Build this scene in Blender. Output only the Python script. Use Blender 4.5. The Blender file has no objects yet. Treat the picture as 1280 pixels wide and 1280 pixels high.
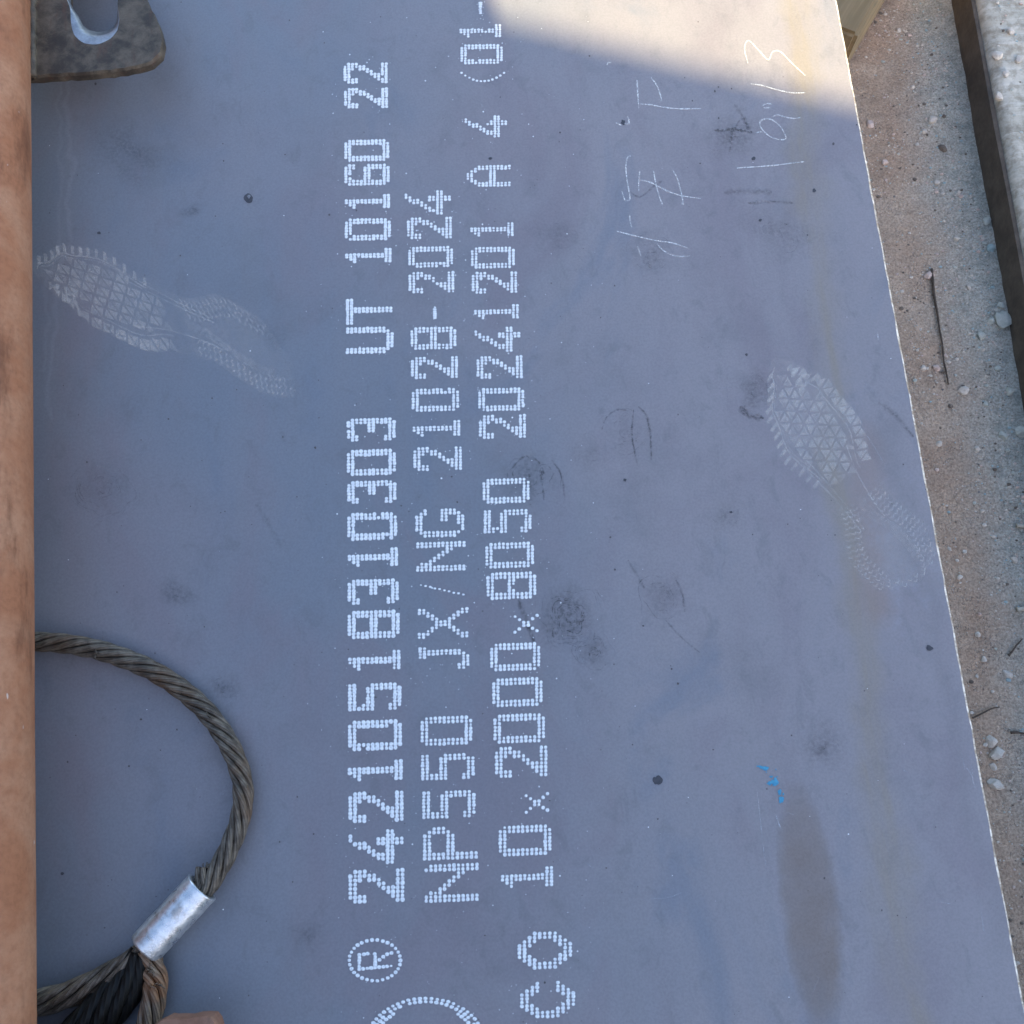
import bpy, bmesh, math, random
from mathutils import Vector, Matrix, noise
random.seed(7)
SC = bpy.context.scene
COL = SC.collection

# ------------------------------------------------------------------ camera
F = 1200.0                       # focal length in pixels of a 1280 px wide frame
TH = math.atan(F / 4040.0)       # tilt away from straight down
PHI = math.radians(3.1)          # heading against the plate's long side
H = 0.40                         # top of the steel plate above the ground
HC = 0.945                       # camera above the plate
hv = Vector((math.sin(PHI), math.cos(PHI), 0)); rv = Vector((math.cos(PHI), -math.sin(PHI), 0)); zv = Vector((0, 0, 1))
dv = hv * math.sin(TH) - zv * math.cos(TH); uv_ = hv * math.cos(TH) + zv * math.sin(TH)
CAM = Vector((0, 0, H)) - dv * (HC / math.cos(TH))
cd = bpy.data.cameras.new('camera'); cam = bpy.data.objects.new('camera', cd); COL.objects.link(cam)
cd.sensor_width = 36; cd.lens = 36 * F / 1280; cd.clip_start = 0.02; cd.clip_end = 500
M = Matrix((rv, uv_, -dv)).transposed().to_4x4(); M.translation = CAM; cam.matrix_world = M
SC.camera = cam

def at(px, py, z=H):
    """point at height z that the photograph shows at pixel (px, py)"""
    D = dv + rv * ((px - 640) / F) + uv_ * ((640 - py) / F)
    return CAM + D * ((z - CAM.z) / D.z)

# ------------------------------------------------------------------ light
SUN_EL = math.radians(24)
sh = Vector((0.25, -0.97, 0)).normalized()
SUN = Vector((sh.x * math.cos(SUN_EL), sh.y * math.cos(SUN_EL), math.sin(SUN_EL)))
w = bpy.data.worlds.new('World'); SC.world = w; w.use_nodes = True
wn = w.node_tree.nodes; wl = w.node_tree.links
sky = wn.new('ShaderNodeTexSky'); sky.sky_type = 'NISHITA'; sky.sun_disc = False
sky.sun_elevation = SUN_EL; sky.sun_rotation = math.atan2(sh.x, sh.y)
sky.altitude = 100; sky.air_density = 1.0; sky.dust_density = 1.8; sky.ozone_density = 1.0
wn['Background'].inputs['Strength'].default_value = 0.10
wl.new(sky.outputs[0], wn['Background'].inputs['Color'])
sd = bpy.data.lights.new('sun', 'SUN'); sd.energy = 5.0; sd.angle = math.radians(0.53); sd.color = (1, 0.87, 0.50)
so = bpy.data.objects.new('sun', sd); COL.objects.link(so); so.rotation_euler = SUN.to_track_quat('Z', 'Y').to_euler()
so.location = SUN * 6
SC.view_settings.view_transform = 'Standard'; SC.view_settings.look = 'None'
SC.view_settings.exposure = 2.55; SC.view_settings.gamma = 1; SC.view_settings.use_curve_mapping = False

# ------------------------------------------------------------------ helpers
def link(name, me, parent=None, mat=None, smooth=False, **props):
    """one mesh object with its origin in the middle of its own geometry"""
    o = bpy.data.objects.new(name, me); COL.objects.link(o)
    n = len(me.vertices)
    c = Vector((0, 0, 0))
    if n:
        lo = Vector((min(v.co[i] for v in me.vertices) for i in range(3))); hi = Vector((max(v.co[i] for v in me.vertices) for i in range(3)))
        c = (lo + hi) / 2; c.z = lo.z
        me.transform(Matrix.Translation(-c))
    o.location = c
    if parent:
        o.parent = parent
        p = parent; off = Vector((0, 0, 0))
        while p: off += p.location; p = p.parent
        o.location = c - off
    if mat: me.materials.append(mat)
    if smooth: me.polygons.foreach_set('use_smooth', [True] * len(me.polygons))
    for k, v in props.items(): o[k] = v
    return o

def mesh(name, vs, fs, alpha=None, uvs=None):
    me = bpy.data.meshes.new(name); me.from_pydata([tuple(v) for v in vs], [], fs); me.update()
    if alpha is not None:
        a = me.attributes.new('dust_amount', 'FLOAT', 'POINT'); a.data.foreach_set('value', alpha)
    if uvs is not None:
        ul = me.uv_layers.new(name='UVMap')
        for l in me.loops: ul.data[l.index].uv = uvs[l.vertex_index]
    return me

def empty(name, loc, label, cat, group=None):
    o = bpy.data.objects.new(name, None); COL.objects.link(o); o.location = loc; o.empty_display_size = .05
    o['label'] = label; o['category'] = cat
    if group: o['group'] = group
    return o

class NT:
    """small wrapper to write node trees"""
    def __init__(s, name):
        s.m = bpy.data.materials.new(name); s.m.use_nodes = True
        s.t = s.m.node_tree; s.b = s.t.nodes['Principled BSDF']; s.out = s.t.nodes['Material Output']
    def n(s, t, **k):
        nd = s.t.nodes.new(t)
        for a, v in k.items(): setattr(nd, a, v)
        return nd
    def put(s, sock, v):
        if isinstance(v, bpy.types.NodeSocket): s.t.links.new(v, sock)
        elif isinstance(v, (tuple, list)) and len(v) == 3 and sock.type == 'RGBA': sock.default_value = (*v, 1)
        else: sock.default_value = v
    def math(s, op, a, b=0.0, c=0.0, clamp=False):
        nd = s.n('ShaderNodeMath', operation=op, use_clamp=clamp)
        s.put(nd.inputs[0], a); s.put(nd.inputs[1], b); s.put(nd.inputs[2], c)
        return nd.outputs[0]
    def vmath(s, op, a, b=(0, 0, 0), out=0):
        nd = s.n('ShaderNodeVectorMath', operation=op)
        s.put(nd.inputs[0], a)
        if op == 'SCALE': s.put(nd.inputs['Scale'], b)
        else: s.put(nd.inputs[1], b)
        return nd.outputs[out]
    def coord(s, which='Object'):
        return s.n('ShaderNodeTexCoord').outputs[which]
    def noise(s, vec, scale, detail=4, rough=.55, dist=0.0, out='Fac'):
        nd = s.n('ShaderNodeTexNoise'); s.put(nd.inputs['Vector'], vec)
        nd.inputs['Scale'].default_value = scale; nd.inputs['Detail'].default_value = detail
        nd.inputs['Roughness'].default_value = rough; nd.inputs['Distortion'].default_value = dist
        return nd.outputs[out]
    def ramp(s, v, a, b, lo=0.0, hi=1.0, smooth=True):
        nd = s.n('ShaderNodeMapRange'); nd.interpolation_type = 'SMOOTHSTEP' if smooth else 'LINEAR'
        s.put(nd.inputs[0], v); s.put(nd.inputs[1], a); s.put(nd.inputs[2], b); s.put(nd.inputs[3], lo); s.put(nd.inputs[4], hi)
        return nd.outputs[0]
    def mix(s, f, a, b, mode='MIX'):
        nd = s.n('ShaderNodeMix', data_type='RGBA', blend_type=mode)
        s.put(nd.inputs[0], f); s.put(nd.inputs[6], a); s.put(nd.inputs[7], b)
        return nd.outputs[2]
    def mapping(s, vec, loc=(0, 0, 0), rot=(0, 0, 0), scale=(1, 1, 1)):
        nd = s.n('ShaderNodeMapping'); s.put(nd.inputs[0], vec)
        nd.inputs[1].default_value = loc; nd.inputs[2].default_value = rot; nd.inputs[3].default_value = scale
        return nd.outputs[0]
    def bump(s, hgt, strength=.3, dist=.001, normal=None):
        nd = s.n('ShaderNodeBump'); nd.inputs['Strength'].default_value = strength; nd.inputs['Distance'].default_value = dist
        s.put(nd.inputs['Height'], hgt)
        if normal: s.put(nd.inputs['Normal'], normal)
        return nd.outputs[0]
    def pr(s, **k):
        for a, v in k.items(): s.put(s.b.inputs[a.replace('_', ' ')], v)
    def fade(s, alpha):
        mx = s.n('ShaderNodeMixShader'); tr = s.n('ShaderNodeBsdfTransparent')
        s.put(mx.inputs[0], alpha); s.t.links.new(tr.outputs[0], mx.inputs[1]); s.t.links.new(s.b.outputs[0], mx.inputs[2])
        s.t.links.new(mx.outputs[0], s.out.inputs['Surface'])

# ------------------------------------------------------------------ materials
def plate_material():
    n = NT('mill_scale_steel')
    P = n.coord('Object')
    # the plate object's origin sits at PLATE0; all marks are given in plate coordinates
    base = (0.160, 0.170, 0.196)
    big = n.noise(P, 2.6, 3, .5)
    col = n.mix(n.ramp(big, .38, .66), base, (0.188, 0.180, 0.200))
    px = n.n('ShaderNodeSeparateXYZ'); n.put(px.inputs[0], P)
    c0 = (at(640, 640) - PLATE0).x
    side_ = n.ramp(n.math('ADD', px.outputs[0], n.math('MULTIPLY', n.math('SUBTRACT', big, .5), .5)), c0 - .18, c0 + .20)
    col = n.mix(n.math('MULTIPLY', side_, .8), col, (0.250, 0.218, 0.224))  # greyer oxide to the right, with the plate's light falloff put into the colour
    # streaks along the rolling direction
    st = n.noise(n.mapping(P, scale=(30, 1.2, 1)), 1.0, 4, .6)
    col = n.mix(n.ramp(st, .4, .8, 0, .22), col, (0.20, 0.185, 0.185))
    cloud = n.noise(P, 9, 4, .6)
    col = n.mix(n.ramp(cloud, .5, .78, 0, .35), col, (0.115, 0.112, 0.125))
    oxid = n.noise(n.mapping(P, scale=(1, .55, 1)), 6.5, 5, .62, .8)
    col = n.mix(n.ramp(oxid, .47, .70, 0, .55), col, (0.185, 0.150, 0.168))
    col = n.mix(n.ramp(oxid, .46, .30, 0, .5), col, (0.128, 0.148, 0.190))
    mot = n.noise(n.mapping(P, scale=(1.6, 1, 1)), 30, 5, .68, .6)
    col = n.mix(n.ramp(mot, .52, .72, 0, .30), col, (0.110, 0.105, 0.115))
    warp = n.vmath('SCALE', n.vmath('SUBTRACT', n.noise(P, 9, 3, .6, 0, 'Color'), (.5, .5, .5)), .075)
    PW = n.vmath('ADD', P, warp)
    warp2 = n.vmath('SCALE', n.vmath('SUBTRACT', n.noise(P, 60, 3, .6, 0, 'Color'), (.5, .5, .5)), .012)
    PF = n.vmath('ADD', P, warp2)
    def ell(px, py, rx, ry, rot=0, inner=.55, src=PW):
        c = at(px, py) - PLATE0; s = 1 / 1120.
        m = n.mapping(src, loc=(0, 0, 0)); q = n.vmath('SUBTRACT', m, (c.x, c.y, 0))
        q = n.mapping(q, rot=(0, 0, math.radians(rot)))
        q = n.vmath('MULTIPLY', q, (1 / (rx * s), 1 / (ry * s), 0))
        L = n.vmath('LENGTH', q, out=1)
        return n.ramp(L, inner, 1.0, 1, 0), L, q
    def seg(pts, wid, soft, src=PW):
        """soft-edged capsule along a pixel polyline"""
        best = None
        for (a, b) in zip(pts[:-1], pts[1:]):
            A = at(*a) - PLATE0; B = at(*b) - PLATE0; ab = B - A
            pa = n.vmath('MULTIPLY', n.vmath('SUBTRACT', src, (A.x, A.y, 0)), (1, 1, 0))
            t = n.math('DIVIDE', n.vmath('DOT_PRODUCT', pa, (ab.x, ab.y, 0), out=1), ab.x ** 2 + ab.y ** 2, clamp=True)
            tv = n.vmath('SCALE', (ab.x, ab.y, 0), t)
            dd = n.vmath('DISTANCE', pa, tv, out=1)
            best = dd if best is None else n.math('MINIMUM', best, dd)
        return n.ramp(best, (wid - soft) / 1120., (wid + soft) / 1120., 1, 0)
    # rust-brown drip streak down the right-hand side
    m = seg([(985, -80), (1045, 520), (1140, 1320)], 17, 16)
    brk = n.ramp(n.noise(n.mapping(P, scale=(36, 4, 1)), 1, 5, .65, .5), .36, .66, .3, 1)
    col = n.mix(n.math('MULTIPLY', n.math('MULTIPLY', m, brk), .75), col, (0.235, 0.190, 0.142))
    m = seg([(1095, 560), (1085, 700), (1092, 760)], 16, 15)
    col = n.mix(n.math('MULTIPLY', m, .42), col, (0.24, 0.16, 0.13))
    # dark margin next to the right edge
    m = seg([(1118, 560), (1250, 1200)], 9, 14)
    col = n.mix(n.math('MULTIPLY', m, .15), col, (0.09, 0.085, 0.09))
    # long dried puddle at lower right
    m, Lp, _ = ell(1013, 1134, 33, 132, 1.0, .62, PF)
    rim = n.math('MULTIPLY', n.ramp(Lp, .72, .86), n.ramp(Lp, .98, .88))
    m = n.math('MULTIPLY', m, n.ramp(n.noise(P, 22, 3), .25, .65, .6, 1))
    col = n.mix(n.math('MULTIPLY', m, .80), col, (0.170, 0.128, 0.108))
    puddle = m
    col = n.mix(n.math('MULTIPLY', n.math('MULTIPLY', rim, .12), n.ramp(n.noise(P, 30, 3), .45, .6)), col, (0.11, 0.085, 0.075))
    # faint pale drag lines by the pipe
    for pts, wd, k in [([(93, 100), (58, 520)], 3, .28), ([(82, 100), (50, 460)], 2.2, .22)]:
        col = n.mix(n.math('MULTIPLY', seg(pts, wd, wd * .8), k), col, (0.25, 0.25, 0.27))
    # worn, dusty pale zone by the right edge
    m, _, _ = ell(1130, 690, 70, 160, 12, .2)
    m = n.math('MULTIPLY', m, n.ramp(n.noise(P, 55, 5, .7), .45, .75))
    col = n.mix(n.math('MULTIPLY', m, .4), col, (0.28, 0.28, 0.31))
    # fine speckle
    sp = n.noise(P, 420, 2, .7)
    col = n.mix(n.ramp(sp, .3, .72, 0, .45), col, n.mix(1, col, (.74, .74, .76), 'MULTIPLY'))
    sp2 = n.noise(P, 900, 2, .7)
    col = n.mix(n.ramp(sp2, .6, .8, 0, .35), col, (0.27, 0.27, 0.29))
    rough = n.ramp(n.math('ADD', n.math('MULTIPLY', cloud, .5), n.math('MULTIPLY', sp, .5)), .3, .7, .46, .58)
    rough = n.math('ADD', rough, n.math('MULTIPLY', puddle, .14))
    hgt = n.math('ADD', n.math('MULTIPLY', n.noise(P, 3.2, 2, .5), 6.0), n.math('MULTIPLY', n.noise(P, 260, 3, .6), .05))
    n.pr(Base_Color=col, Roughness=rough, Metallic=.12, Normal=n.bump(hgt, .35, .0016))
    n.b.inputs['Specular IOR Level'].default_value = .75
    return n.m

def paint_material():
    n = NT('white_marking_paint'); P = n.coord('Object')
    v = n.noise(P, 500, 3)
    n.pr(Base_Color=n.mix(n.ramp(v, .35, .65), (.62, .62, .64), (.80, .80, .80)), Roughness=.7)
    return n.m

def dust_material(name, col, scale, lo, hi, k, brk=.35):
    n = NT(name); P = n.coord('Generated') if False else n.n('ShaderNodeNewGeometry').outputs['Position']
    at_ = n.n('ShaderNodeAttribute', attribute_name='dust_amount').outputs['Fac']
    v = n.math('MULTIPLY', n.ramp(n.noise(P, scale, 4, .7), lo, hi), n.ramp(n.noise(P, scale * .22, 3, .6), .34, .60, brk, 1))
    n.pr(Base_Color=col, Roughness=.9); n.fade(n.math('MULTIPLY', n.math('MULTIPLY', at_, v), k, clamp=True))
    return n.m

def rust_material(name, c1, c2, c3, sc=1.0, rough=.75):
    n = NT(name); P = n.n('ShaderNodeNewGeometry').outputs['Position']
    a = n.noise(P, 14 * sc, 6, .65, .3); b = n.noise(n.mapping(P, scale=(30 * sc, 7 * sc, 30 * sc)), 1, 5, .65); c = n.noise(P, 160 * sc, 4, .7)
    col = n.mix(n.ramp(a, .35, .68), c1, c2); col = n.mix(n.ramp(b, .52, .72, 0, .75), col, c3)
    col = n.mix(n.ramp(c, .35, .75, 0, .45), col, n.mix(1, col, (.55, .5, .48), 'MULTIPLY'))
    chip = n.ramp(n.noise(n.mapping(P, scale=(1, .45, 1)), 95, 2, .5), .74, .78)
    col = n.mix(n.math('MULTIPLY', chip, .7), col, (.55, .47, .42))
    h = n.math('ADD', n.math('MULTIPLY', a, .8), n.math('MULTIPLY', c, .3))
    n.pr(Base_Color=col, Roughness=rough, Metallic=.0, Normal=n.bump(h, .5, .0012)); n.b.inputs['Specular IOR Level'].default_value = .35
    return n.m

def rope_material(name, c1, c2, rust, k_rust):
    n = NT(name); U = n.coord('UV'); P = n.n('ShaderNodeNewGeometry').outputs['Position']
    sx = n.n('ShaderNodeSeparateXYZ'); n.put(sx.inputs[0], U)
    ph = n.math('ADD', n.math('MULTIPLY', sx.outputs[0], 9 * 2 * math.pi), n.math('MULTIPLY', sx.outputs[1], -620.0))
    wv = n.math('ABSOLUTE', n.math('SINE', n.math('MULTIPLY', ph, .5)))
    v = n.noise(P, 90, 4, .65); v2 = n.noise(P, 22, 3, .6)
    col = n.mix(n.ramp(v, .35, .7), c1, c2)
    col = n.mix(n.ramp(wv, .05, .6, .38, 0), col, (.03, .025, .02))
    col = n.mix(n.math('MULTIPLY', n.ramp(v2, .45, .68), k_rust), col, rust)
    n.pr(Base_Color=col, Roughness=n.ramp(v, .3, .7, .42, .65), Metallic=.35, Normal=n.bump(wv, .6, .0007))
    if 'black' in name: n.pr(Metallic=0.0, Roughness=.7); n.b.inputs['Specular IOR Level'].default_value = .2
    return n.m

def simple(name, c1, c2, scale=40, rough=.8, bump=.4, dist=.002, metal=0.0, detail=6):
    n = NT(name); P = n.n('ShaderNodeNewGeometry').outputs['Position']
    a = n.noise(P, scale, detail, .65); b = n.noise(P, scale * 6, 4, .7)
    col = n.mix(n.ramp(a, .32, .7), c1, c2); col = n.mix(n.ramp(b, .35, .7, 0, .4), col, n.mix(1, col, (.6, .58, .56), 'MULTIPLY'))
    h = n.math('ADD', a, n.math('MULTIPLY', b, .3))
    n.pr(Base_Color=col, Roughness=rough, Metallic=metal, Normal=n.bump(h, bump, dist))
    return n.m

def ground_material(A, nrm):
    n = NT('dusty_ground'); P = n.n('ShaderNodeNewGeometry').outputs['Position']
    a = n.noise(P, 3.5, 5, .6, .3); b = n.noise(P, 45, 6, .7); c = n.noise(P, 300, 4, .7); g = n.noise(P, 11, 5, .65, .5)
    col = n.mix(n.ramp(a, .3, .7), (.47, .330, .235), (.54, .410, .305))
    col = n.mix(n.ramp(g, .5, .72, 0, .6), col, (.60, .475, .365))
    col = n.mix(n.ramp(g, .5, .28, 0, .45), col, (.38, .265, .195))
    # stone dust heaped along the foot of the concrete
    dist = n.vmath('DOT_PRODUCT', n.vmath('SUBTRACT', P, tuple(A)), tuple(nrm), out=1)
    dist = n.math('ADD', dist, n.math('MULTIPLY', n.math('SUBTRACT', n.noise(P, 9, 4, .6), .5), .10))
    band = n.ramp(dist, .02, .14, 1, 0)
    col = n.mix(n.math('MULTIPLY', band, .85), col, n.mix(n.ramp(b, .35, .65), (.33, .36, .325), (.58, .565, .50)))
    col = n.mix(n.ramp(b, .42, .75, 0, .35), col, n.mix(1, col, (.62, .58, .55), 'MULTIPLY'))
    vo = n.n('ShaderNodeTexVoronoi'); n.put(vo.inputs['Vector'], P); vo.inputs['Scale'].default_value = 260
    grit = n.math('MULTIPLY', n.ramp(vo.outputs['Distance'], .18, .34, 1, 0), n.ramp(n.noise(P, 26, 3, .6), .42, .62))
    col = n.mix(n.math('MULTIPLY', grit, .6), col, (.62, .54, .46))
    col = n.mix(n.ramp(c, .36, .66, 0, .75), col, n.mix(1, col, (.48, .45, .43), 'MULTIPLY'))
    col = n.mix(n.ramp(n.noise(P, 120, 4, .7), .52, .68, 0, .5), col, n.mix(1, col, (1.35, 1.32, 1.3), 'MULTIPLY'))
    h = n.math('ADD', n.math('ADD', n.math('MULTIPLY', b, 1.0), n.math('MULTIPLY', c, .35)), n.math('MULTIPLY', grit, .5))
    n.pr(Base_Color=col, Roughness=.95, Normal=n.bump(h, .9, .006)); n.b.inputs['Specular IOR Level'].default_value = .15
    return n.m

def concrete_material():
    n = NT('weathered_concrete'); P = n.n('ShaderNodeNewGeometry').outputs['Position']
    a = n.noise(P, 9, 6, .65, .3); b = n.noise(P, 70, 5, .7); s = n.noise(n.mapping(P, scale=(9, 160, 9)), 1, 3, .7); d = n.noise(P, 5, 4, .6)
    col = n.mix(n.ramp(a, .3, .7), (.44, .395, .32), (.66, .595, .50))
    col = n.mix(n.ramp(s, .5, .75, 0, .5), col, (.76, .70, .61))
    col = n.mix(n.ramp(d, .46, .62, 0, .75), col, (.44, .36, .27))
    col = n.mix(n.ramp(b, .38, .66, 0, .85), col, n.mix(1, col, (.58, .55, .51), 'MULTIPLY'))
    h = n.math('ADD', n.math('ADD', a, n.math('MULTIPLY', b, .4)), n.math('MULTIPLY', s, .5))
    n.pr(Base_Color=col, Roughness=.9, Normal=n.bump(h, .7, .004)); n.b.inputs['Specular IOR Level'].default_value = .2
    return n.m

def wood_material():
    n = NT('old_timber'); P = n.coord('Object')
    g = n.noise(n.mapping(P, scale=(3, 45, 45)), 1, 5, .65); a = n.noise(P, 12, 4)
    col = n.mix(n.ramp(g, .3, .7), (.20, .135, .065), (.36, .255, .14)); col = n.mix(n.ramp(a, .45, .7, 0, .5), col, (.19, .145, .085))
    n.pr(Base_Color=col, Roughness=.85, Normal=n.bump(g, .6, .002))
    return n.m

# ------------------------------------------------------------------ ground and concrete at the right
# foot and top edge of the raised concrete strip
KH = 0.075
K0 = at(1187, 0, 0.0); K1 = at(1275, 495, 0.0)
kd = (K1 - K0).normalized(); kn = Vector((-kd.y, kd.x, 0))
if kn.x > 0: kn = -kn                      # points to the plate
def axis(lo, hi, step, far, k=1.35):
    a = []; x = lo
    while x <= hi: a.append(x); x += step
    s = step
    x = lo
    L = []
    while x > -far: s *= k; x -= s; L.append(x)
    R = []; s = step; x = a[-1]
    while x < far: s *= k; x += s; R.append(x)
    return L[::-1] + a + R
xs = axis(.34, 1.05, .006, 15); ys = axis(-.75, 1.05, .006, 15)
vs = []; fs = []
for y in ys:
    for x in xs:
        p = Vector((x, y, 0))
        dn = (p - K0).dot(kn)
        z = noise.fractal(p * 6, .9, 2.1, 5) * .006 + noise.noise(p * 1.6) * .012 + noise.fractal(p * 38, 1, 2, 3) * .0016
        z += .012 * math.exp(-max(dn, 0) / .05)        # dust banked against the concrete
        vs.append((x, y, z))
nx = len(xs)
for j in range(len(ys) - 1):
    for i in range(nx - 1): fs.append((j * nx + i, j * nx + i + 1, (j + 1) * nx + i + 1, (j + 1) * nx + i))
GM = ground_material(K0, kn)
link('ground', mesh('ground', vs, fs), None, GM, True, kind='structure')
def gz(x, y):
    p = Vector((x, y, 0)); dn = (p - K0).dot(kn)
    return noise.fractal(p * 6, .9, 2.1, 5) * .006 + noise.noise(p * 1.6) * .012 + noise.fractal(p * 38, 1, 2, 3) * .0016 + .012 * math.exp(-max(dn, 0) / .05)

CM = concrete_material()
kerb = empty('concrete_strip', K0 - kn * .3, 'rough grey raised concrete strip at the right edge, its shaded side coloured dark', 'concrete slab')
# slab with a chipped upper edge: rows of a cross-section swept along the edge
vs = []; fs = []
N = 420; L0, L1 = -1.6, 2.6
for i in range(N + 1):
    s = L0 + (L1 - L0) * i / N
    b = K0 + kd * s
    ch = max(0, noise.fractal(Vector((s * 22, 3, 0)), 1, 2, 4)) * .012 + .002 + abs(noise.noise(Vector((s * 70, 9, 0)))) * .003
    prof = [(-.006, -.06), (-.006, KH - .012 - ch * .6), (-.008 - ch * .5, KH - .003 - ch * .25), (-.014 - ch * 1.5, KH + .001)]
    for q in range(1, 34):
        t = -.014 - ch * 1.5 - q * .012
        prof.append((t, KH + noise.fractal(Vector((s * 40, t * 40, 1)), .8, 2, 4) * .0022))
    prof += [(-.9, KH), (-.9, -.06)]
    for (o, z) in prof: vs.append(b + kn * o + zv * z)
m_ = len(prof)
for i in range(N):
    for q in range(m_ - 1): fs.append((i * m_ + q, i * m_ + q + 1, (i + 1) * m_ + q + 1, (i + 1) * m_ + q))
sl = link('slab', mesh('slab', vs, fs), kerb, CM, True)
# dark sheet over the strip's side, its shade put into the colour
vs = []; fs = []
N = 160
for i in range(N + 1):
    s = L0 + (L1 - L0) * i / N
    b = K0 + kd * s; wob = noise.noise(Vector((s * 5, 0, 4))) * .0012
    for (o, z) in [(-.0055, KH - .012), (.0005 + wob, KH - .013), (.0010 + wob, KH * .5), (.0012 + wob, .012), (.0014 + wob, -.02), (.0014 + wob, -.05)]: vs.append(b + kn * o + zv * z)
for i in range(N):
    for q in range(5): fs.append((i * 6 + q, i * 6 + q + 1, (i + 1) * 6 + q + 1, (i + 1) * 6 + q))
link('shaded_side', mesh('shaded_side', vs, fs), kerb, simple('side_shade_brown', (.075, .058, .045), (.125, .098, .075), 30, .85, .5, .002))

# ------------------------------------------------------------------ unseen block added behind the camera to shade the plate
E0 = at(668, 32); E1 = at(1062, 127)
ed = (E1 - E0).normalized(); T = 3.2
W0 = E0 + SUN * T; W1 = W0 + ed * 9; W0 = W0 - ed * 9
back = Vector((-ed.y, ed.x, 0)); back = back if back.y < 0 else -back
# its taller part ends where the sunlit patch begins
Q = at(621, 15); den = ed.x * sh.y - ed.y * sh.x
sW = ((Q.x - W0.x) * sh.y - (Q.y - W0.y) * sh.x) / den; WC = W0 + ed * sW
def caster_block(a, b, z, vs, fs):
    q = [a, b, b + back * .25, a + back * .25]; n0 = len(vs)
    vs += [Vector((p.x, p.y, -.05)) for p in q] + [Vector((p.x, p.y, z)) for p in q]
    fs += [tuple(n0 + i for i in f) for f in [(0, 1, 5, 4), (1, 2, 6, 5), (2, 3, 7, 6), (3, 0, 4, 7), (4, 5, 6, 7)]]
vs = []; fs = []
caster_block(W0, WC, W0.z + .55, vs, fs); caster_block(WC + ed * .001, W1, W0.z, vs, fs)
link('shade_caster', mesh('shade_caster', vs, fs), None, simple('caster_grey', (.28, .28, .27), (.36, .35, .34), 8), kind='structure')

# ------------------------------------------------------------------ the steel plate
PT = 0.010; XR = 0.4313; XL = -1.5687; Y0 = -2.6; Y1 = 5.45; CHF = 0.0023
PLATE0 = Vector(((XL + XR) / 2, (Y0 + Y1) / 2, H - PT))
vs = []; fs = []; mi = []
ny = 1600
def edge(y): return XR + noise.fractal(Vector((y * 30, 0, 2)), 1, 2, 3) * .00035
for i in range(ny + 1):
    y = Y0 + (Y1 - Y0) * i / ny
    e = edge(y); c = CHF * (1 + .45 * noise.fractal(Vector((y * 26, 5, 0)), 1, 2, 4))
    for (x, z) in [(XL, H - PT), (XL, H), (e - c, H), (e, H - c * .75), (e, H - PT)]: vs.append(Vector((x, y, z)))
for i in range(ny):
    for q_ in range(5):
        a = i * 5 + q_; b = i * 5 + (q_ + 1) % 5
        fs.append((a, a + 5, b + 5, b)); mi.append(1 if q_ in (2, 3) else 0)
fs += [tuple(range(5)), tuple(ny * 5 + k for k in range(4, -1, -1))]; mi += [0, 0]
me = mesh('steel_plate', vs, fs)
plate = link('steel_plate', me, None, None)
PLATE0 = plate.location.copy()
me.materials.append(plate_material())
n = NT('flame_cut_edge'); P = n.coord('Object'); v = n.noise(n.mapping(P, scale=(1, 20, 1)), 3, 6, .75)
n.pr(Base_Color=n.mix(n.ramp(v, .40, .62), (.28, .22, .18), (.78, .73, .69)), Metallic=.35, Roughness=.42); me.materials.append(n.m)
me.polygons.foreach_set('material_index', mi)
plate['label'] = 'large blue-grey steel plate with white dot-matrix print, footprints and chalk writing'; plate['category'] = 'steel plate'

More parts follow.
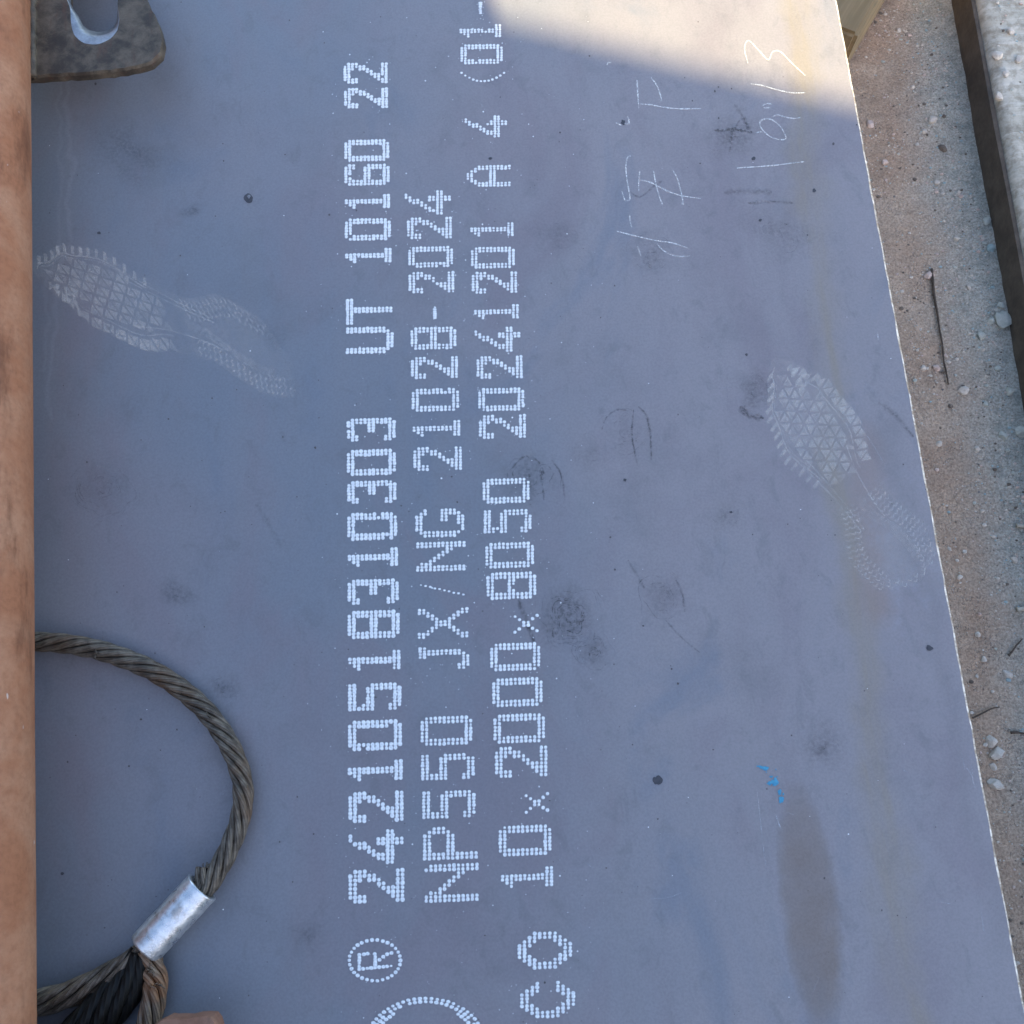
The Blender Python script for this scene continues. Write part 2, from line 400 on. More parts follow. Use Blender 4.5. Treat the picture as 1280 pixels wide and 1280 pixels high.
# ---- dot-matrix print
G = {
'0': ".XXXXXX. XXXXXXXX XX....XX XX....XX XX....XX XX....XX XX....XX XX....XX XX....XX XX....XX XXXXXXXX .XXXXXX.",
'1': "..XX.. .XXX.. XXXX.. ..XX.. ..XX.. ..XX.. ..XX.. ..XX.. ..XX.. ..XX.. XXXXXX XXXXXX",
'2': ".XXXXXX. XXXXXXXX XX...XXX XX....XX .....XX. .....XX. ....XX.. ...XX... ..XX.... .XXX.... XXXXXXXX XXXXXXXX",
'3': ".XXXXXX. XXXXXXXX XX....XX ......XX ......XX ...XXXXX ...XXXXX ......XX ......XX XX....XX XXXXXXXX .XXXXXX.",
'4': "......XX. .....XX.. ....XX... ....XX... ...XX.... ..XX..... .XX..XX.. .XX..XX.. XXXXXXXXX XXXXXXXXX .....XX.. .....XX..",
'5': "XXXXXXXX XXXXXXXX XX...... XX...... XXXXXXX. XXXXXXXX ......XX ......XX ......XX XX....XX XXXXXXXX .XXXXXX.",
'6': ".XXXXXX. XXXXXXXX XX....XX XX...... XX...... XXXXXXX. XXXXXXXX XX....XX XX....XX XX....XX XXXXXXXX .XXXXXX.",
'8': ".XXXXXX. XXXXXXXX XX....XX XX....XX XX....XX XXXXXXXX XXXXXXXX XX....XX XX....XX XX....XX XXXXXXXX .XXXXXX.",
'U': "XX.....XX XX.....XX XX.....XX XX.....XX XX.....XX XX.....XX XX.....XX XX.....XX XX.....XX XX.....XX .XXXXXXX. ..XXXXX..",
'T': "XXXXXXXXX XXXXXXXXX ....XX... ....XX... ....XX... ....XX... ....XX... ....XX... ....XX... ....XX... ....XX... ....XX...",
'N': "XX......XX XXX.....XX XXX.....XX XXXX....XX XX.XX...XX XX..XX..XX XX...XX.XX XX....XXXX XX.....XXX XX......XX XX......XX XX......XX",
'P': "XXXXXXX.. XXXXXXXX. XX.....XX XX.....XX XX.....XX XXXXXXXX. XXXXXXX.. XX....... XX....... XX....... XX....... XX.......",
'J': "....XXXX ....XXXX .....XX. .....XX. .....XX. .....XX. .....XX. .....XX. .....XX. XX...XX. XXXXXX.. .XXXX...",
'X': "XX......XX XX......XX .XX....XX. ..XX..XX.. ...XXXX... ....XX.... ....XX.... ...XXXX... ..XX..XX.. .XX....XX. XX......XX XX......XX",
'G': "..XXXXX.. .XXXXXXX. XX.....XX XX....... XX....... XX....... XX...XXXX XX...XXXX XX.....XX XX.....XX .XXXXXXX. ..XXXXX..",
'A': "...XXX... ..XXXXX.. .XX...XX. XX.....XX XX.....XX XX.....XX XXXXXXXXX XXXXXXXXX XX.....XX XX.....XX XX.....XX XX.....XX",
'C': "...XXXX... ..XXXXXX.. .XXX..XXX. XXX....XXX XX........ XX........ XX........ XXX....XXX .XXX..XXX. ..XXXXXX.. ...XXXX...",
'O': "...XXXX... ..XXXXXX.. .XXX..XXX. XXX....XXX XX......XX XX......XX XX......XX XXX....XXX .XXX..XXX. ..XXXXXX.. ...XXXX...",
'x': "X....X .X..X. ..XX.. ..XX.. .X..X. X....X",
'-': "XXXXXX",
}
RING = []
TEXT1 = [('2',435,506,1085,1130),('4',435,505,1036,1082),('2',435,505,988,1029),('1',434.5,504,949,977),('0',434.5,503,899,939),('5',434.5,502,853,889),('1',434.5,501,812,839),
 ('8',434,500,762,799),('3',434,499,723,756),('1',434,498,684,709),('0',433.5,497,640,676),('3',433.5,496,600,630),('0',433,495.5,561,595),('3',433,495,522,552),
 ('U',432,492.5,408,442.5),('T',432,491,372.5,406),('1',431,490,310,329),('0',430.5,489,272.5,301),('1',430.5,488,242.5,261),('6',430,487.5,204.5,232),('0',430,487,174,202),('2',429.5,485.5,109.5,135.5),('2',429,485,78,104.5)]
TEXT2 = [('N',530,599,1078,1129),('P',528,598,1031.5,1076),('5',527,595,987,1024),('5',525.5,594,941,976),('0',525,591,894,933),('J',522.5,587.5,807,838),('X',521.5,586,759,799),
 ('N',519.5,582.5,676,715),('G',518.5,581,635,672.5),('2',516,578,557.5,589),('1',515,576,525,546),('0',514,574.5,484.5,515),('2',513,573,445,474),('8',512.5,571,408,437.5),
 ('-',540.5,546.5,382.5,399.5),('2',510,568.5,339,367),('0',509.5,567,307.5,335),('2',508,565.5,271,299),('4',505,564,237.5,269)]
TEXT3 = [('C',649,720,1225,1274),('O',646,716,1163,1213),('1',625.5,692,1082.5,1110.5),('0',622.5,690,1030,1071),('x',655,687,990,1017.5),('2',618,685,931.5,973),('0',616,682,891,930),
 ('0',614.5,679,846,884.5),('0',612,676,802.5,839.5),('x',641,674,767,792.5),('8',607.5,671,714,750),('0',606,668,677,711),('5',604,665,636,667),('0',602.5,662.5,597,630),
 ('2',598,658,517.5,549),('0',597,656,484,514.5),('2',595,654,444,474),('4',592.5,651,408,441),('1',592,649,380,399.5),('2',589,647,339,367.5),('0',588,644,308,336),('1',587,642.5,277.5,296),
 ('A',582.5,639,206,234),('4',580,634.5,144,172.5),('0',575,629,55,80.5),('1',574,627,30,47),('-',597.5,603.5,2,18)]
PM = paint_material()
def dot(vs, fs, cx, cy, rx, ry, hz=.00035):
    b = len(vs); k = 8; rt = random.uniform(-.2, .2)
    vs.append(at(cx, cy, H + .0004 + hz))
    for i in range(k):
        a = i * 2 * math.pi / k + rt; j = random.uniform(.9, 1.08)
        vs.append(at(cx + rx * math.cos(a) * j, cy + ry * math.sin(a) * j, H + .0004))
    for i in range(k): fs.append((b, b + 1 + (i + 1) % k, b + 1 + i))
def overspray(sp, x0, x1, y0, y1, cnt):
    for _ in range(cnt):
        sp.append((random.gauss((x0 + x1) / 2, (x1 - x0) * .42), random.gauss((y0 + y1) / 2, (y1 - y0) * .5), abs(random.gauss(0, .3)) + .22))
specks = []
def put_char(name, pts, sx, sy, label=None):
    vs = []; fs = []
    for (x, y, kx, ky) in pts:
        j = random.random()
        if j < .006: continue
        s = random.uniform(.84, 1.08) * (.75 if j < .04 else 1)
        dot(vs, fs, x + random.gauss(0, .12), y + random.gauss(0, .14), sx * kx * s, sy * ky * s)
    me = mesh(name, vs, fs)
    return link(name, me, plate, PM, True)
for line in (TEXT1, TEXT2, TEXT3):
    bold = 1.22 if line is TEXT1 else 1.08
    for (ch, x0, x1, y0, y1) in line:
        rows = G[ch].split(); R = len(rows); C = len(rows[0])
        shear = 1.0 + 2.8 * (y0 - 80) / 1050.
        rp = (x1 - x0) / R; hy = (y1 - y0) - shear * .8; cp = hy / C
        pts = []
        drift = random.uniform(-.5, .5)
        for ri, row in enumerate(rows):
            fx = (ri + .5) / R
            for ci, v in enumerate(row):
                if v != 'X': continue
                x = x0 + fx * (x1 - x0)
                y = y1 - shear * .8 - (ci + .5) / C * hy + shear * (1 - fx) * .8
                pts.append((x, y, 1, 1))
        put_char('painted_character', pts, min(rp * .40, 2.4) * bold, max(min(cp * .53, 2.5), 1.2) * bold)
        overspray(specks, x0, x1, y0, y1, 9)
# slash, bracket, registered mark and the round letter of the logo
put_char('painted_slash', [(526 + 53 * t / 9 + 0, 731 + 12.5 * t / 9 + random.uniform(-.8, .8), 1, 1) for t in range(10)] + [(540, 735, .8, .8), (560, 739.5, .8, .8)], 1.9, 1.4)
put_char('painted_bracket', [(577 + 53 * t / 11, 91 + 10.5 * (1 - ((t - 5.5) / 5.5) ** 2), 1, 1) for t in range(12)], 1.7, 1.4)
pts = [(468.5 + 32 * math.cos(a), 1200.5 + 25.5 * math.sin(a), 1, 1) for a in [i * 2 * math.pi / 30 for i in range(30)]]
pts += [(449 + 5 * i, 1211.5 - .5 * i, 1, 1) for i in range(9)] + [(449, 1208 - 3.6 * i, 1, 1) for i in range(5)] + [(455 + 4.5 * i, 1192 + (1 if i == 0 else 0), 1, 1) for i in range(4)] + [(469, 1206 - 3.3 * i, 1, 1) for i in range(4)] + [(474, 1200, 1, 1), (479, 1196, 1, 1), (484, 1192.5, 1, 1), (489, 1191, 1, 1)]
put_char('painted_registered_mark', pts, 2.7, 2.5)
pts = []
for k, rr in enumerate((0, 5.2, 10.2)):
    nn = 64
    for i in range(nn):
        a = i * 2 * math.pi / nn
        if k == 1 and i % 2 == 0 and random.random() < .3: continue
        if k == 2 and abs(math.sin(a)) > .8: continue
        pts.append((532 + (74 - rr) * math.cos(a), 1306 + (58 - rr * .82) * math.sin(a), 1, 1))
put_char('painted_character', pts, 2.9, 2.4)
for _ in range(260): specks.append((random.uniform(400, 760), random.uniform(0, 1280), abs(random.gauss(0, .25)) + .2))
for _ in range(60): specks.append((random.uniform(60, 1150), random.uniform(150, 1280), abs(random.gauss(0, .3)) + .2))
vs = []; fs = []
for (x, y, r) in specks: dot(vs, fs, x, y, r, r, .0001)
link('paint_overspray', mesh('paint_overspray', vs, fs), plate, PM, False, kind='stuff')

# ---- chalk writing
CHM = dust_material('chalk', (.80, .78, .76), 700, .30, .62, 1.0, .6)
def smooth_line(p, k=7):
    out = []
    for i in range(len(p) - 1):
        a = p[max(i - 1, 0)]; b = p[i]; c = p[i + 1]; d_ = p[min(i + 2, len(p) - 1)]
        for j in range(k):
            t = j / k
            out.append(tuple(.5 * (2 * b[q] + (c[q] - a[q]) * t + (2 * a[q] - 5 * b[q] + 4 * c[q] - d_[q]) * t * t + (3 * b[q] - a[q] - 3 * c[q] + d_[q]) * t ** 3) for q in (0, 1)))
    out.append(p[-1]); return out
def ribbon(vs, fs, al, pts, wd, dens, hz=.0005):
    p = smooth_line(pts); b = len(vs); nn = len(p)
    for i, (x, y) in enumerate(p):
        q0 = p[max(i - 1, 0)]; q1 = p[min(i + 1, nn - 1)]
        dx, dy = q1[0] - q0[0], q1[1] - q0[1]; l = math.hypot(dx, dy) or 1
        t = i / (nn - 1); ww = wd * (.65 + .5 * noise.noise(Vector((x * .2, y * .2, 1)))) * (.55 + .45 * min(1, 6 * min(t, 1 - t)))
        for s in (-1, 0, 1):
            vs.append(at(x - dy / l * ww * s, y + dx / l * ww * s, H + hz)); al.append(dens * (1 if s == 0 else (.45 if hz > .0004 else 0)))
    for i in range(nn - 1):
        for s in (0, 1):
            a = b + i * 3 + s; fs.append((a, a + 1, a + 4, a + 3))
Z = lambda L: [(700 + x / 3.556, y / 3.556) for x, y in L]
CHALK = [
 [[(835,280),(820,215),(838,180),(880,220),(925,265),(945,230),(980,230),(1030,280),(1090,335)]],
 [[(848,372),(900,380),(970,400),(1030,412),(1090,412)]],
 [[(900,470),(920,460),(940,463)],[(905,480),(935,478)],[(1000,595),(1003,618),(970,620),(930,605),(895,570),(890,540),(920,528),(955,540),(985,570),(1000,600)],[(945,520),(965,510),(1000,520),(1040,527),(1068,522)],[(870,590),(895,585)]],
 [[(785,747),(860,742),(950,735),(1030,725),(1090,718)]],
 [[(342,355),(346,420),(350,485)],[(350,462),(400,465),(450,475),(520,483),(630,483)],[(405,345),(430,380),(445,420),(452,445),(440,443)]],
 [[(208,290),(215,277),(230,280)]],
 [[(248,545),(275,558)],[(285,548),(300,550),(308,545),(300,515)]],
 [[(315,693),(300,700),(293,740),(298,800),(310,870),(308,888),(290,890),(275,850)]],
 [[(355,760),(350,800),(350,850)],[(350,798),(400,810),(440,830),(480,850),(540,870),(630,883)],[(415,755),(425,810),(440,870),(455,908)],[(500,755),(520,790),(535,840),(548,908),(535,895)]],
 [[(310,955),(312,985),(320,1015)],[(247,1026),(320,1045),(430,1070),(500,1080),(575,1105)],[(430,1080),(455,1110),(500,1135),(540,1140),(578,1137)],[(345,1095),(360,1140)]],
]
for grp in CHALK:
    vs = []; fs = []; al = []
    for st in grp: ribbon(vs, fs, al, Z(st), 1.25, 1.0 if len(grp) < 4 else .85)
    link('chalk_mark', mesh('chalk_mark', vs, fs, al), plate, CHM)
# scratches in the scale
SCM = dust_material('bare_scratch', (.62, .62, .66), 500, .35, .6, .8)
for st, wd in [([(735,1080),(742,1086)],.9),([(815,1123),(835,1122),(852,1116)],.6),([(946,985),(952,1040),(958,1088)],.6),([(970,1020),(976,1036)],1.2),([(1208,960),(1214,968),(1218,985)],.8),([(1202,940),(1206,962)],.6),
               ([(1168,1126),(1188,1130)],.8),([(1226,1138),(1230,1165)],.7),([(272,1140),(280,1134)],.9),([(985,1016),(992,1018)],.7),([(1097,416),(1098,428)],1.2),([(244,980),(247,990)],.7),([(278,995),(284,978)],.6),
               ([(1213,945),(1216,968)],.5),([(1128,962),(1136,966)],.7),([(1040,505),(1080,540),(1108,585)],.5),([(1070,590),(1100,640)],.5)]:
    vs = []; fs = []; al = []; ribbon(vs, fs, al, st, wd, .8)
    link('scratch', mesh('scratch', vs, fs, al), plate, SCM)

vs = []; fs = []; al = []
for _ in range(170):
    x = random.uniform(60, 1200); y = random.uniform(20, 1280); a_ = random.choice((random.gauss(1.62, .12), random.uniform(0, 3.14))); l_ = random.uniform(4, 34)
    ribbon(vs, fs, al, [(x, y), (x + math.cos(a_) * l_ * .5 + random.uniform(-1, 1), y + math.sin(a_) * l_ * .5), (x + math.cos(a_) * l_, y + math.sin(a_) * l_)], random.uniform(.3, .6), random.uniform(.12, .5), .00045)
link('fine_scratches', mesh('fine_scratches', vs, fs, al), plate, SCM, kind='stuff')
vs = []; fs = []
for _ in range(420):
    x = random.uniform(60, 1230); y = random.uniform(0, 1280)
    if noise.noise(Vector((x * .008, y * .008, 3))) < -.1 and random.random() < .7: continue
    r_ = abs(random.gauss(0, .5)) + .3; dot(vs, fs, x, y, r_, r_ * random.uniform(.7, 1.4), .00005)
link('dark_specks', mesh('dark_specks', vs, fs), plate, simple('scale_pits', (.06, .052, .055), (.10, .085, .085), 300, .7), kind='stuff')

# ---- drops and blue paint
def blob(name, px, py, rx, ry, mat, hz=.0004, k=18, rough=.25, rot=0):
    vs = [at(px, py, H + hz * 1.6)]; fs = []; sd_ = random.uniform(0, 50)
    for i in range(k):
        a = i * 2 * math.pi / k; j = 1 + rough * noise.noise(Vector((math.cos(a) * 1.5, math.sin(a) * 1.5, sd_))) * 2
        x = rx * math.cos(a) * j; y = ry * math.sin(a) * j
        vs.append(at(px + x * math.cos(rot) - y * math.sin(rot), py + x * math.sin(rot) + y * math.cos(rot), H + hz))
    for i in range(k): fs.append((0, 1 + (i + 1) % k, 1 + i))
    return link(name, mesh(name, vs, fs), plate, mat, True)
DKM = simple('dark_spatter', (.035, .035, .045), (.06, .055, .065), 300, .6, .2, .0003)
for (x, y, r) in [(310, 247, 6), (822, 975, 6), (1162, 810, 4), (779, 153, 3), (124, 291, 2.2), (942, 198, 2.4), (933, 443, 1.8), (78, 1092, 2), (781, 600, 2), (950, 275, 2), (1018, 238, 2.5), (914, 640, 1.8), (613, 198, 2)]:
    blob('spatter_drop', x, y, r, r * .9, DKM)
blob('spatter_drop', 311, 245.5, 2.2, 2.0, simple('spatter_core', (.16, .16, .18), (.2, .2, .22), 300, .6), hz=.0012)
BLM = simple('blue_paint', (.04, .22, .36), (.06, .30, .44), 300, .5, .3, .0005)
for (x, y, rx, ry) in [(954, 960, 6, 3), (948, 958, 2.2, 1.4), (968, 978, 4, 5), (962, 979, 3, 2.4), (974, 990, 2.2, 5), (977, 1000, 3.2, 4.4), (964, 971, 1.6, 1.6), (971, 971, 1, 1), (970, 962, .8, .8), (979, 993, 1, 1.4), (958, 965, 1, .8)]:
    blob('blue_paint_fleck', x, y, rx, ry, BLM, rough=.5)

# ---- greasy palm and finger smears, and soft dark patches: broken ridges round a soft core
SMM = dust_material('hand_grease', (.05, .045, .05), 260, .32, .64, 1.35, .42)
def disc(vs, fs, al, px, py, rx, ry, dens, rot=0.0, K=26, rings=6):
    b = len(vs); vs.append(at(px, py, H + .00022)); al.append(dens)
    sd_ = random.uniform(0, 99)
    for r in range(1, rings + 1):
        for i in range(K):
            a = 2 * math.pi * i / K; f = r / rings; j = f * (1 + .55 * noise.noise(Vector((math.cos(a) * 1.3, math.sin(a) * 1.3, sd_))))
            x = rx * math.cos(a) * j; y = ry * math.sin(a) * j
            vs.append(at(px + x * math.cos(rot) - y * math.sin(rot), py + x * math.sin(rot) + y * math.cos(rot), H + .00022)); al.append(dens * (1 - f) ** 1.3)
    for i in range(K):
        fs.append((b, b + 1 + (i + 1) % K, b + 1 + i))
        for r in range(rings - 1):
            q = b + 1 + r * K; fs.append((q + i, q + (i + 1) % K, q + K + (i + 1) % K, q + K + i))
def smear(px, py, rx, ry, dens, ridges, core=.5):
    vs = []; fs = []; al = []; rot = random.uniform(-.5, .5); sd_ = random.uniform(0, 99)
    disc(vs, fs, al, px, py, rx, ry, dens * core, rot)
    for k in range(ridges):
        f = .12 + .85 * (k + random.uniform(-.3, .3)) / max(ridges, 1)
        for _ in range(random.choice((1, 2, 2, 3))):
            a0 = random.uniform(0, 6.28); span = random.uniform(.4, 1.8); pts = []
            for i in range(9):
                a = a0 + span * i / 8; w_ = f * (1 + .30 * noise.noise(Vector((math.cos(a) * 1.2, math.sin(a) * 1.2, sd_))) + .2 * noise.noise(Vector((a * 2.2, f * 5, sd_))))
                x = rx * w_ * math.cos(a); y = ry * w_ * math.sin(a)
                pts.append((px + x * math.cos(rot) - y * math.sin(rot), py + x * math.sin(rot) + y * math.cos(rot)))
            ribbon(vs, fs, al, pts, random.uniform(.5, 1.1), dens * random.uniform(.35, .95) * (1.1 - .6 * f), .00026)
    return link('hand_smear', mesh('hand_smear', vs, fs, al), plate, SMM)
for (px, py, rx, ry, dn_, rg, co) in [(712, 772, 44, 46, .75, 20, .65), (828, 748, 36, 36, .40, 12, .5), (783, 540, 34, 40, .32, 9, .35), (662, 600, 42, 38, .42, 9, .8), (742, 815, 28, 26, .42, 9, .6),
        (128, 610, 46, 46, .34, 14, .5), (815, 322, 44, 36, .34, 10, .5), (968, 290, 60, 42, .26, 6, .8), (945, 490, 30, 30, .40, 3, .9), (735, 568, 28, 30, .22, 6, .6), (345, 420, 26, 26, .2, 3, .8),
        (222, 742, 36, 18, .30, 2, 1), (238, 264, 20, 8, .55, 0, 1), (280, 860, 30, 22, .26, 2, 1), (1030, 935, 34, 36, .30, 2, 1), (905, 645, 32, 26, .22, 3, .8), (920, 172, 44, 34, .40, 3, .9), (160, 190, 70, 50, .22, 0, 1), (700, 295, 40, 30, .2, 3, .7), (385, 1170, 34, 30, .2, 0, 1)]:  # the wide ridgeless patch by the upper lug is a soft darkening
    smear(px, py, rx, ry, dn_, rg, co)
for pts, wd, k_ in [([(893, 163), (915, 162), (940, 165)], 3, .75), ([(918, 130), (928, 145), (936, 162)], 4, .35), ([(905, 241), (930, 239), (965, 240)], 5, .35), ([(935, 254), (965, 252), (992, 254)], 2.5, .5),
        ([(648, 750), (656, 770), (667, 802)], 4.5, .75), ([(1098, 503), (1118, 518), (1142, 546)], 4, .5), ([(925, 508), (936, 519), (955, 523)], 5, .7), ([(798, 508), (808, 520), (813, 545), (814, 575)], 2.2, .6), ([(792, 512), (790, 545), (797, 582)], 1.6, .55), ([(752, 538), (758, 522), (772, 512), (786, 514)], 1.4, .45),
        ([(676, 585), (678, 605), (680, 625)], 2, .6), ([(690, 575), (702, 595), (706, 625)], 1.8, .45), ([(640, 585), (655, 571), (672, 576), (680, 592)], 2, .45), ([(832, 775), (850, 795), (875, 816)], 1.6, .35), ([(845, 725), (853, 742), (856, 765)], 2.2, .35), ([(785, 700), (796, 718), (806, 736)], 2.4, .35),
        ([(320, 630), (334, 652), (352, 685)], 4, .25), ([(785, 238), (800, 246), (818, 232), (828, 226)], 2, .5), ([(912, 190), (916, 165), (925, 150)], 2, .3)]:
    vs = []; fs = []; al = []; ribbon(vs, fs, al, pts, wd * 1.5, k_ * .8, .0003); link('grease_drag', mesh('grease_drag', vs, fs, al), plate, SMM)

# ---- dusty footprints: built in sole coordinates (u along the sole 0..1, v across -1..1) and laid on the plate
FPM = dust_material('shoe_dust', (.60, .56, .53), 300, .20, .64, 1.0, .52)
def outline(u):
    """half widths (v-, v+) of a right sole along its length, toe at 0"""
    def ip(tab):
        for (a, b), (c, d_) in zip(tab[:-1], tab[1:]):
            if u <= c: t = (u - a) / (c - a); t = t * t * (3 - 2 * t); return b + (d_ - b) * t
        return tab[-1][1]
    up = ip([(0, .05), (.06, .36), (.18, .72), (.32, .84), (.5, .56), (.62, .52), (.8, .92), (.92, .82), (1, .10)])
    dn = ip([(0, .05), (.06, .42), (.2, .86), (.36, .98), (.52, .74), (.64, .66), (.82, .92), (.93, .78), (1, .10)])
    return up, dn
def footprint(org, ux, vx, flip, fade, strength):
    """org: pixel of the toe; ux: pixel vector toe to heel; vx: pixel half-width vector"""
    vs = []; fs = []; al = []
    def P(u, v):
        v *= flip
        bend = .10 * math.sin(u * math.pi) * flip
        return (org[0] + ux[0] * u + vx[0] * (v + bend), org[1] + ux[1] * u + vx[1] * (v + bend))
    def poly(pp, a):
        b = len(vs)
        for (u, v) in pp:
            x, y = P(u, v); vs.append(at(x, y, H + .0005)); al.append(a * fade(u, v) * strength)
        fs.append(tuple(range(b, b + len(pp))) if flip > 0 else tuple(range(b + len(pp) - 1, b - 1, -1)))
    # triangles of the forefoot field
    du = .054; rowh = .215
    for r in range(-5, 6):
        for c in range(0, 14):
            for o in (0, 1):
                u0 = .05 + c * du + (r % 2) * du * .5 + o * du * .5; v0 = r * rowh
                up, dn = outline(u0)
                if u0 < .07 or u0 > .52 or v0 > up - .26 or v0 < -dn + .42: continue
                sgn = 1 if o == 0 else -1
                hu = du * .35; hv_ = rowh * .42
                tri = [(u0 - hu, v0 - hv_ * sgn), (u0 + hu, v0 - hv_ * sgn), (u0, v0 + hv_ * sgn)]
                cu, cv = u0, v0 - hv_ * sgn * .33
                inn = [(cu + (a - cu) * .45, cv + (b - cv) * .45) for a, b in tri]
                wgt = random.uniform(.4, 1)
                for i in range(3):
                    j = (i + 1) % 3; poly([tri[i], tri[j], inn[j], inn[i]], .95 * wgt)
                poly(inn, .75 * wgt)
    # edge lugs on the upper border, curved groove line beneath
    for i in range(15):
        u = .04 + i * .033
        up, dn = outline(u); up2, _ = outline(u + .012)
        if u < .5: poly([(u, up - .13), (u + .014, up - .12), (u + .024, up + .05), (u + .012, up + .06)], random.uniform(.6, 1))
    for (a, b, off, th, dens) in [(.03, .48, -.17, .03, .8), (.05, .40, -.22, .02, .4)]:
        for i in range(40):
            u = a + (b - a) * i / 40; u2 = a + (b - a) * (i + 1) / 40
            p1 = outline(u)[0] + off; p2 = outline(u2)[0] + off
            poly([(u, p1), (u2, p2), (u2, p2 + th), (u, p1 + th)], dens)
    # border triangles on the lower side
    for i in range(20):
        u = .08 + i * .022
        dn = outline(u)[1]; s = i % 2
        a_, b_ = (-dn + .03, -dn + .25) if s else (-dn + .25, -dn + .03)
        poly([(u - .016, a_), (u + .016, a_), (u, b_)], random.uniform(.6, 1))
    for i in range(50):
        u = .12 + .40 * i / 50; u2 = u + .008
        p1 = -outline(u)[1] + .31; p2 = -outline(u2)[1] + .31
        poly([(u, p1), (u2, p2), (u2, p2 + .025), (u, p1 + .025)], .5)
    # toe bars
    for k in range(4):
        for i in range(14):
            v = -.75 + i * .05; u = .045 + .03 * k + .10 * (v + .5) ** 2
            up, dn = outline(u)
            if -dn + .05 < v < -.15: poly([(u, v), (u + .012, v), (u + .012 + .004, v + .05), (u + .004, v + .05)], .6)
    # waist lines
    for (v0, v1, v2) in [(.62, .32, .30), (-.50, -.22, -.30), (.45, .24, .22)]:
        for i in range(40):
            t = i / 40; t2 = (i + 1) / 40
            f = lambda t: (1 - t) ** 2 * v0 + 2 * t * (1 - t) * v1 + t * t * v2
            poly([(.38 + .34 * t, f(t)), (.38 + .34 * t2, f(t2)), (.38 + .34 * t2, f(t2) + .022), (.38 + .34 * t, f(t) + .022)], .6)
    # heel: chevrons along both sides, plain polished middle with an S groove
    for side in (1, -1):
        for rr in range(3):
            for i in range(20):
                u = .60 + i * .0195 + rr * .006
                e = outline(u)[0 if side > 0 else 1]
                if e < .25: continue
                v = side * (e - .06 - rr * .13)
                poly([(u, v), (u + .006, v), (u + .016, v - side * .05), (u + .010, v - side * .06)], random.uniform(.4, 1))
                poly([(u + .010, v - side * .06), (u + .016, v - side * .05), (u + .008, v - side * .11), (u + .002, v - side * .10)], random.uniform(.3, .9))
    for k in range(6):
        for i in range(50):
            t = i / 50; t2 = (i + 1) / 50
            f = lambda t: -.30 + .16 * math.tanh((t - .4) * 6) * -1 + .035 * k
            poly([(.6 + .34 * t, f(t)), (.6 + .34 * t2, f(t2)), (.6 + .34 * t2, f(t2) + .014), (.6 + .34 * t, f(t) + .014)], .55 if .2 < t < .9 else .3)
    # thin film of dust over the whole sole
    K = 30
    for i in range(K):
        u = i / K; u2 = (i + 1) / K
        for j in range(8):
            a0 = -1 + j / 4; a1 = a0 + .25
            f = lambda u, a: a * (outline(u)[0] if a > 0 else outline(u)[1])
            poly([(u, f(u, a0)), (u2, f(u2, a0)), (u2, f(u2, a1)), (u, f(u, a1))], .20)
    for i, v in enumerate(vs): v.z += (i % 97) * .0000012
    return link('footprint', mesh('footprint', vs, fs, al), plate, FPM)
def fade_a(u, v): return (1 if u < .40 else max(.45, 1 - (u - .40) * 3.4)) if u < .58 else 1.0 * min(1, max(.2, (1.02 - u) * 6))
def fade_b(u, v): return 1 if u < .46 else (max(.4, 1 - (u - .46) * 5) if u < .62 else .85)
footprint((38, 336), (330, 122), (-25, -66), 1, fade_a, .66)
footprint((966, 449), (180, 282), (50, -32), -1, fade_b, .62)

# ------------------------------------------------------------------ timber bearer below the plate
def box_mesh(name, lx, ly, lz, bev=.006):
    bm = bmesh.new(); bmesh.ops.create_cube(bm, size=1); bmesh.ops.scale(bm, vec=(lx, ly, lz), verts=bm.verts)
    bmesh.ops.bevel(bm, geom=bm.edges[:], offset=bev, segments=2, affect='EDGES')
    bmesh.ops.subdivide_edges(bm, edges=bm.edges[:], cuts=3, use_grid_fill=True)
    for v in bm.verts: v.co += Vector([noise.noise(v.co * 22 + Vector((k * 9, 0, 0))) * .003 for k in range(3)])
    me = bpy.data.meshes.new(name); bm.to_mesh(me); bm.free(); return me
tb = bpy.data.objects.new('timber_bearer', box_mesh('timber_bearer', .55, .15, .13)); COL.objects.link(tb)
tb.data.materials.append(wood_material())
TZ = .063
corner = at(1071, 47, .128)
ang = math.radians(57)
ax = Vector((math.cos(ang), math.sin(ang), 0)); ay = Vector((-math.sin(ang), math.cos(ang), 0))
# the bearer's near right corner shows at the plate's edge
ctr = corner + ax * .275 + ay * .075
tb.location = (ctr.x, ctr.y, TZ); tb.rotation_euler = (0, 0, ang)
tb['label'] = 'squared brown timber lying half under the sunlit end of the plate'; tb['category'] = 'timber'

# ------------------------------------------------------------------ lifting pipe with lugs
PR = 0.058; PZ = H + .030 + PR
def pipe_axis(px, py):
    z = PZ - PR * .45; 
    for _ in range(4):
        q = at(px, py, z); v = q - CAM; al_ = math.atan2(-v.x, -v.z); z = PZ - PR * math.sin(al_)
    return Vector((q.x - PR * math.cos(al_), q.y, PZ))
A0 = pipe_axis(38, 0); A1 = pipe_axis(46, 1280)
pd = (A1 - A0).normalized(); B0 = A0 - pd * .55; B1 = A1 + pd * .35
rig = empty('lifting_beam', Vector(((B0.x + B1.x) / 2, (B0.y + B1.y) / 2, H)), 'rusty brown round steel pipe with flat eye lugs lying along the left edge', 'lifting beam')
side = pd.cross(zv).normalized()
vs = []; fs = []; K = 48; S = 90
for i in range(S + 1):
    c = B0 + (B1 - B0) * i / S
    for k in range(K):
        a = 2 * math.pi * k / K; rr = PR * (1 + .006 * noise.noise(Vector((math.cos(a) * 2, math.sin(a) * 2, i * .3))))
        vs.append(c + side * math.cos(a) * rr + zv * math.sin(a) * rr)
